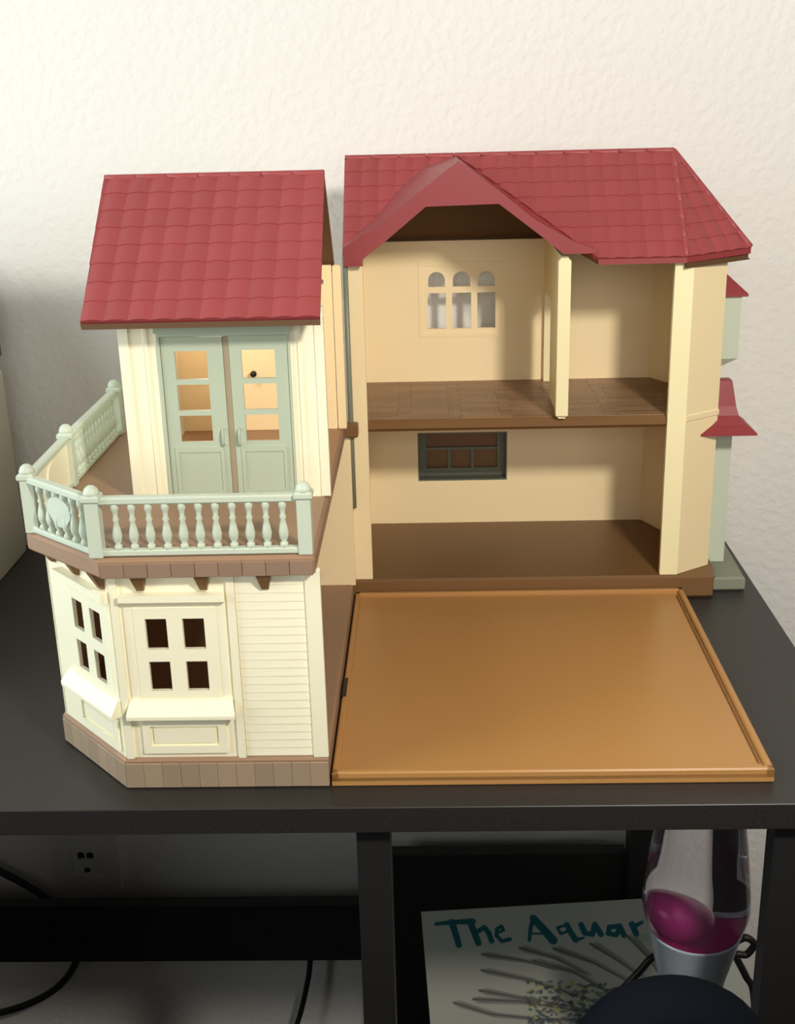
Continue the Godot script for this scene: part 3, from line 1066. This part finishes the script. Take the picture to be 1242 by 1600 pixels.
func poster() -> void:
	var W := 1024
	var H := 940
	var im := Image.create(W, H, false, Image.FORMAT_RGB8)
	im.fill(rgb(184, 184, 172))
	var k := 1024.0 / 1753.0        # drawing units below: 1753 across the sheet
	var teal := rgb(18, 92, 100)
	var ink := rgb(84, 80, 78)
	var at := func(l: Array) -> Array:
		return l.map(func(p): return Vector2(p[0], p[1]) * k)
	# brush lettering: The Aquari
	for s in [
		[[[75, 72], [180, 66], [285, 70]], 20, 34], [[[165, 65], [180, 130], [195, 205]], 38, 34],
		[[[265, 66], [285, 130], [305, 200]], 36, 36], [[[305, 130], [345, 108], [365, 140], [380, 192]], 26, 30],
		[[[405, 150], [450, 130], [440, 106], [412, 122], [408, 160], [435, 195], [482, 186]], 16, 24],
		[[[588, 200], [600, 130], [618, 70]], 20, 24], [[[618, 70], [670, 138], [722, 210]], 40, 48], [[[598, 160], [680, 166]], 12, 12],
		[[[795, 122], [748, 135], [765, 172], [808, 158]], 16, 16], [[[800, 118], [822, 170], [846, 214]], 30, 34], [[[846, 214], [892, 202]], 22, 12],
		[[[880, 124], [898, 176], [940, 186], [955, 130]], 32, 28], [[[955, 128], [988, 190]], 32, 32],
		[[[1088, 148], [1036, 148], [1026, 186], [1070, 198], [1092, 156]], 28, 26], [[[1090, 144], [1114, 204]], 32, 32],
		[[[1160, 138], [1182, 200]], 34, 32], [[[1176, 152], [1216, 132]], 26, 20], [[[1258, 146], [1280, 206]], 32, 32], [[[1256, 112], [1260, 114]], 22, 22]]:
		stamp(im, at.call(s[0]), s[1] * k, s[2] * k, teal, 0.5)
	# pen strokes fanning out from the lower right
	for s in [[[140, 545], [340, 625], [600, 670], [900, 690]], [[250, 530], [520, 560], [940, 660]], [[290, 480], [600, 560], [950, 650]], [[310, 360], [560, 430], [1000, 615]], [[600, 320], [820, 400], [1060, 575]], [[320, 265], [560, 320], [720, 380]], [[530, 240], [720, 310], [900, 420]], [[720, 255], [930, 350], [1150, 495]], [[925, 240], [1060, 340], [1190, 450]], [[1130, 205], [1240, 340], [1310, 470]], [[1330, 190], [1370, 330], [1395, 450]], [[1500, 200], [1480, 330], [1450, 460]], [[1640, 260], [1560, 380], [1490, 480]]]:
		stamp(im, at.call(s), 16 * k, 9 * k, ink, 0.28)
		var q: Array = s.map(func(p): return [p[0] + 24, p[1] + 6])
		stamp(im, at.call(q), 44 * k, 16 * k, rgb(120, 118, 112), 0.07)
	var r := RandomNumberGenerator.new()
	r.seed = 3
	for n in 640:
		var p := Vector2(r.randf_range(540, 1350), 0)
		p.y = 470 + (p.x - 540) * 0.12 + r.randf_range(-40, 330)
		var c := [rgb(70, 92, 96), rgb(110, 112, 104), rgb(196, 190, 120), rgb(84, 80, 78)][r.randi() % 4] as Color
		stamp(im, [p * k, (p + Vector2(r.randf_range(-34, 34), r.randf_range(-16, 16))) * k], 20 * k, 9 * k, c, 0.22)
	for n in 5:
		stamp(im, at.call([[1180 + n * 3, 205 + n * 9], [1330, 200 + n * 9]]), 3 * k, 3 * k, ink, 0.3)
	var sheet := mat(Color.WHITE, 0.75)
	sheet.albedo_texture = ImageTexture.create_from_image(im)
	var t := thing("poster", "white illustrated print with teal brush lettering leaning behind the magenta lamp", "poster")
	# the sheet leans back against the rear panel
	var right := Vector3(0.3246, 0.0203, 0.0).normalized()
	var down := Vector3(0.0147, -0.1451, 0.030).normalized()
	down = (down - right * right.dot(down)).normalized()
	t.transform = Transform3D(Basis(right, -down, right.cross(-down)), Vector3(0.0543, -0.359, -0.33))
	var st := SurfaceTool.new()
	st.begin(Mesh.PRIMITIVE_TRIANGLES)
	st.set_smooth_group(-1)
	var w := 0.3262
	var h := 0.240
	for f in [[0, 0, 0], [1, 0, 1], [0, 1, 2], [1, 0, 1], [1, 1, 3], [0, 1, 2]]:
		st.set_uv(Vector2(f[0], f[1] * 0.80))
		st.add_vertex(Vector3(f[0] * w, -f[1] * h, 0.0012))
	part("printed_face", st, sheet, t)
	st = begin()
	box(st, Vector3(0, -h, -0.001), Vector3(w, 0, 0.0010), 0.0003)
	part("backing_card", st, M.paper, t)

func lava_lamp(at: Vector3) -> void:
	var t := thing("lava_lamp", "clear lava lamp with a magenta wax lump and a silver base under the desk", "lamp", at)
	var y0 := -at.y
	var st := begin(true)
	lathe(st, [[0.0, 0.0], [0.062, 0.0], [0.062, 0.006], [0.052, 0.06], [0.040, 0.13], [0.0275, y0 - 0.298], [0.0262, y0 - 0.280], [0.0275, y0 - 0.262], [0.0385, y0 - 0.212], [0.0392, y0 - 0.209], [0.0377, y0 - 0.209], [0.0365, y0 - 0.214], [0.0, y0 - 0.216]], Vector3.ZERO, 48)
	part("base", st, M.silver, t)
	st = begin(true)
	lathe(st, [[0.0, y0 - 0.2155], [0.0362, y0 - 0.2155], [0.0385, y0 - 0.209], [0.0418, y0 - 0.200], [0.0436, y0 - 0.190], [0.0434, y0 - 0.181], [0.0420, y0 - 0.165], [0.0385, y0 - 0.135], [0.0335, y0 - 0.100], [0.0285, y0 - 0.062], [0.0270, y0 - 0.055], [0.0, y0 - 0.055]], Vector3.ZERO, 56)
	part("globe", st, M.glass, t)
	st = begin(true)
	lathe(st, [[0.0, y0 - 0.0545], [0.0285, y0 - 0.0545], [0.0270, y0 - 0.030], [0.0245, y0 - 0.026], [0.0, y0 - 0.026]], Vector3.ZERO, 40)
	part("cap", st, M.silver, t)
	# wax lump leaning to the left
	st = begin(true)
	X = Transform3D(Basis(Vector3.BACK, -0.32) * Basis.from_scale(Vector3(1.0, 0.92, 0.95)), Vector3(-0.0120, y0 - 0.1930, 0.004))
	var pr := []
	for k in 15:
		var a := -PI / 2 + PI * k / 14
		pr.append([0.0225 * cos(a) * (1.0 + 0.06 * sin(a)), 0.0205 * sin(a)])
	lathe(st, pr, Vector3.ZERO, 32)
	X = Transform3D.IDENTITY
	part("wax_lump", st, M.wax, t)
	st = begin(true)
	lathe(st, [[0.0, y0 - 0.2150], [0.0345, y0 - 0.2150], [0.0360, y0 - 0.2115], [0.0330, y0 - 0.2105], [0.0, y0 - 0.2095]], Vector3.ZERO, 40)
	part("wax_pool", st, M.wax, t)
	st = begin(true)
	var b := Vector3(0, y0, 0)
	tube(st, spline([b + Vector3(-0.085, -0.35, -0.022), b + Vector3(-0.058, -0.3126, -0.03), b + Vector3(-0.0366, -0.285, -0.032), b + Vector3(-0.025, -0.2714, -0.034), b + Vector3(0, -0.264, -0.042), b + Vector3(0.03, -0.262, -0.04), b + Vector3(0.044, -0.256, -0.034), b + Vector3(0.0524, -0.2484, -0.03), b + Vector3(0.06, -0.2552, -0.03), b + Vector3(0.0545, -0.266, -0.03), b + Vector3(0.0455, -0.2672, -0.03), b + Vector3(0.0553, -0.289, -0.03), b + Vector3(0.0643, -0.3133, -0.03), b + Vector3(0.068, -0.4, -0.024), b + Vector3(0.066, -0.5, -0.02), b + Vector3(0.06, -0.597, 0)], 8), 0.0032, 8)
	part("cord", st, M.cable, t)

func armchair() -> void:
	var t := thing("armchair", "dark upholstered armchair standing below the viewer with its seat towards the desk", "armchair", Vector3(0.05, -0.75, 0.55))
	var st := begin(true)
	box(st, Vector3(-0.45, 0.10, -0.05), Vector3(0.45, 0.42, 0.12), 0.02)
	part("seat", st, M.pad, t)
	st = begin(true)
	box(st, Vector3(-0.56, 0.10, 0.09), Vector3(0.56, 0.97, 0.19), 0.02)
	part("backrest", st, M.pad, t)
	for x in [-0.52, 0.48]:
		for z in [-0.02, 0.14]:
			st = begin()
			box(st, Vector3(x, 0.0, z), Vector3(x + 0.04, 0.11, z + 0.04), 0.003)
			part("leg", st, M.black, t)

func chair() -> void:
	var t := thing("chair", "dark navy padded chair back with a rounded top in front of the lamp", "chair", Vector3(0.2150, -0.718, 0.12))
	var st := begin(true)
	var rings := []
	for k in 13:
		var a := -PI / 2 + PI * k / 12
		var g := PackedVector3Array()
		var s := 0.25 + 0.75 * pow(maxf(cos(a), 0.0), 0.35) if k > 0 and k < 12 else 0.25
		for i in 40:
			var b := TAU * i / 40
			var w := 0.0655 * (1.0 + (0.10 if sin(b) < 0 else 0.0) * absf(sin(b)))
			g.append(Vector3(cos(b) * w * s, 0.585 + sin(b) * (0.066 if sin(b) > 0 else 0.11) * s, sin(a) * 0.026))
		rings.append(g)
	loft(st, rings)
	part("backrest", st, M.pad, t)
	st = begin(true)
	tube(st, spline([Vector3(0, 0.52, 0.02), Vector3(0, 0.40, 0.045), Vector3(0, 0.34, 0.05), Vector3(0, 0.31, 0.08), Vector3(0, 0.30, 0.20)], 5), 0.012, 10)
	lathe(st, [[0.02, 0.03], [0.02, 0.31]], Vector3(0, 0, 0.20), 14)
	part("support", st, M.black, t)
	st = begin(true)
	lathe(st, [[0.0, 0.31], [0.13, 0.31], [0.15, 0.325], [0.15, 0.345], [0.13, 0.36], [0.0, 0.362]], Vector3(0, 0, 0.20), 32)
	part("seat", st, M.pad, t)
	st = begin(true)
	lathe(st, [[0.0, -0.032], [0.16, -0.032], [0.16, -0.02], [0.03, 0.035], [0.0, 0.035]], Vector3(0, 0, 0.20), 32)
	part("base", st, M.black, t)
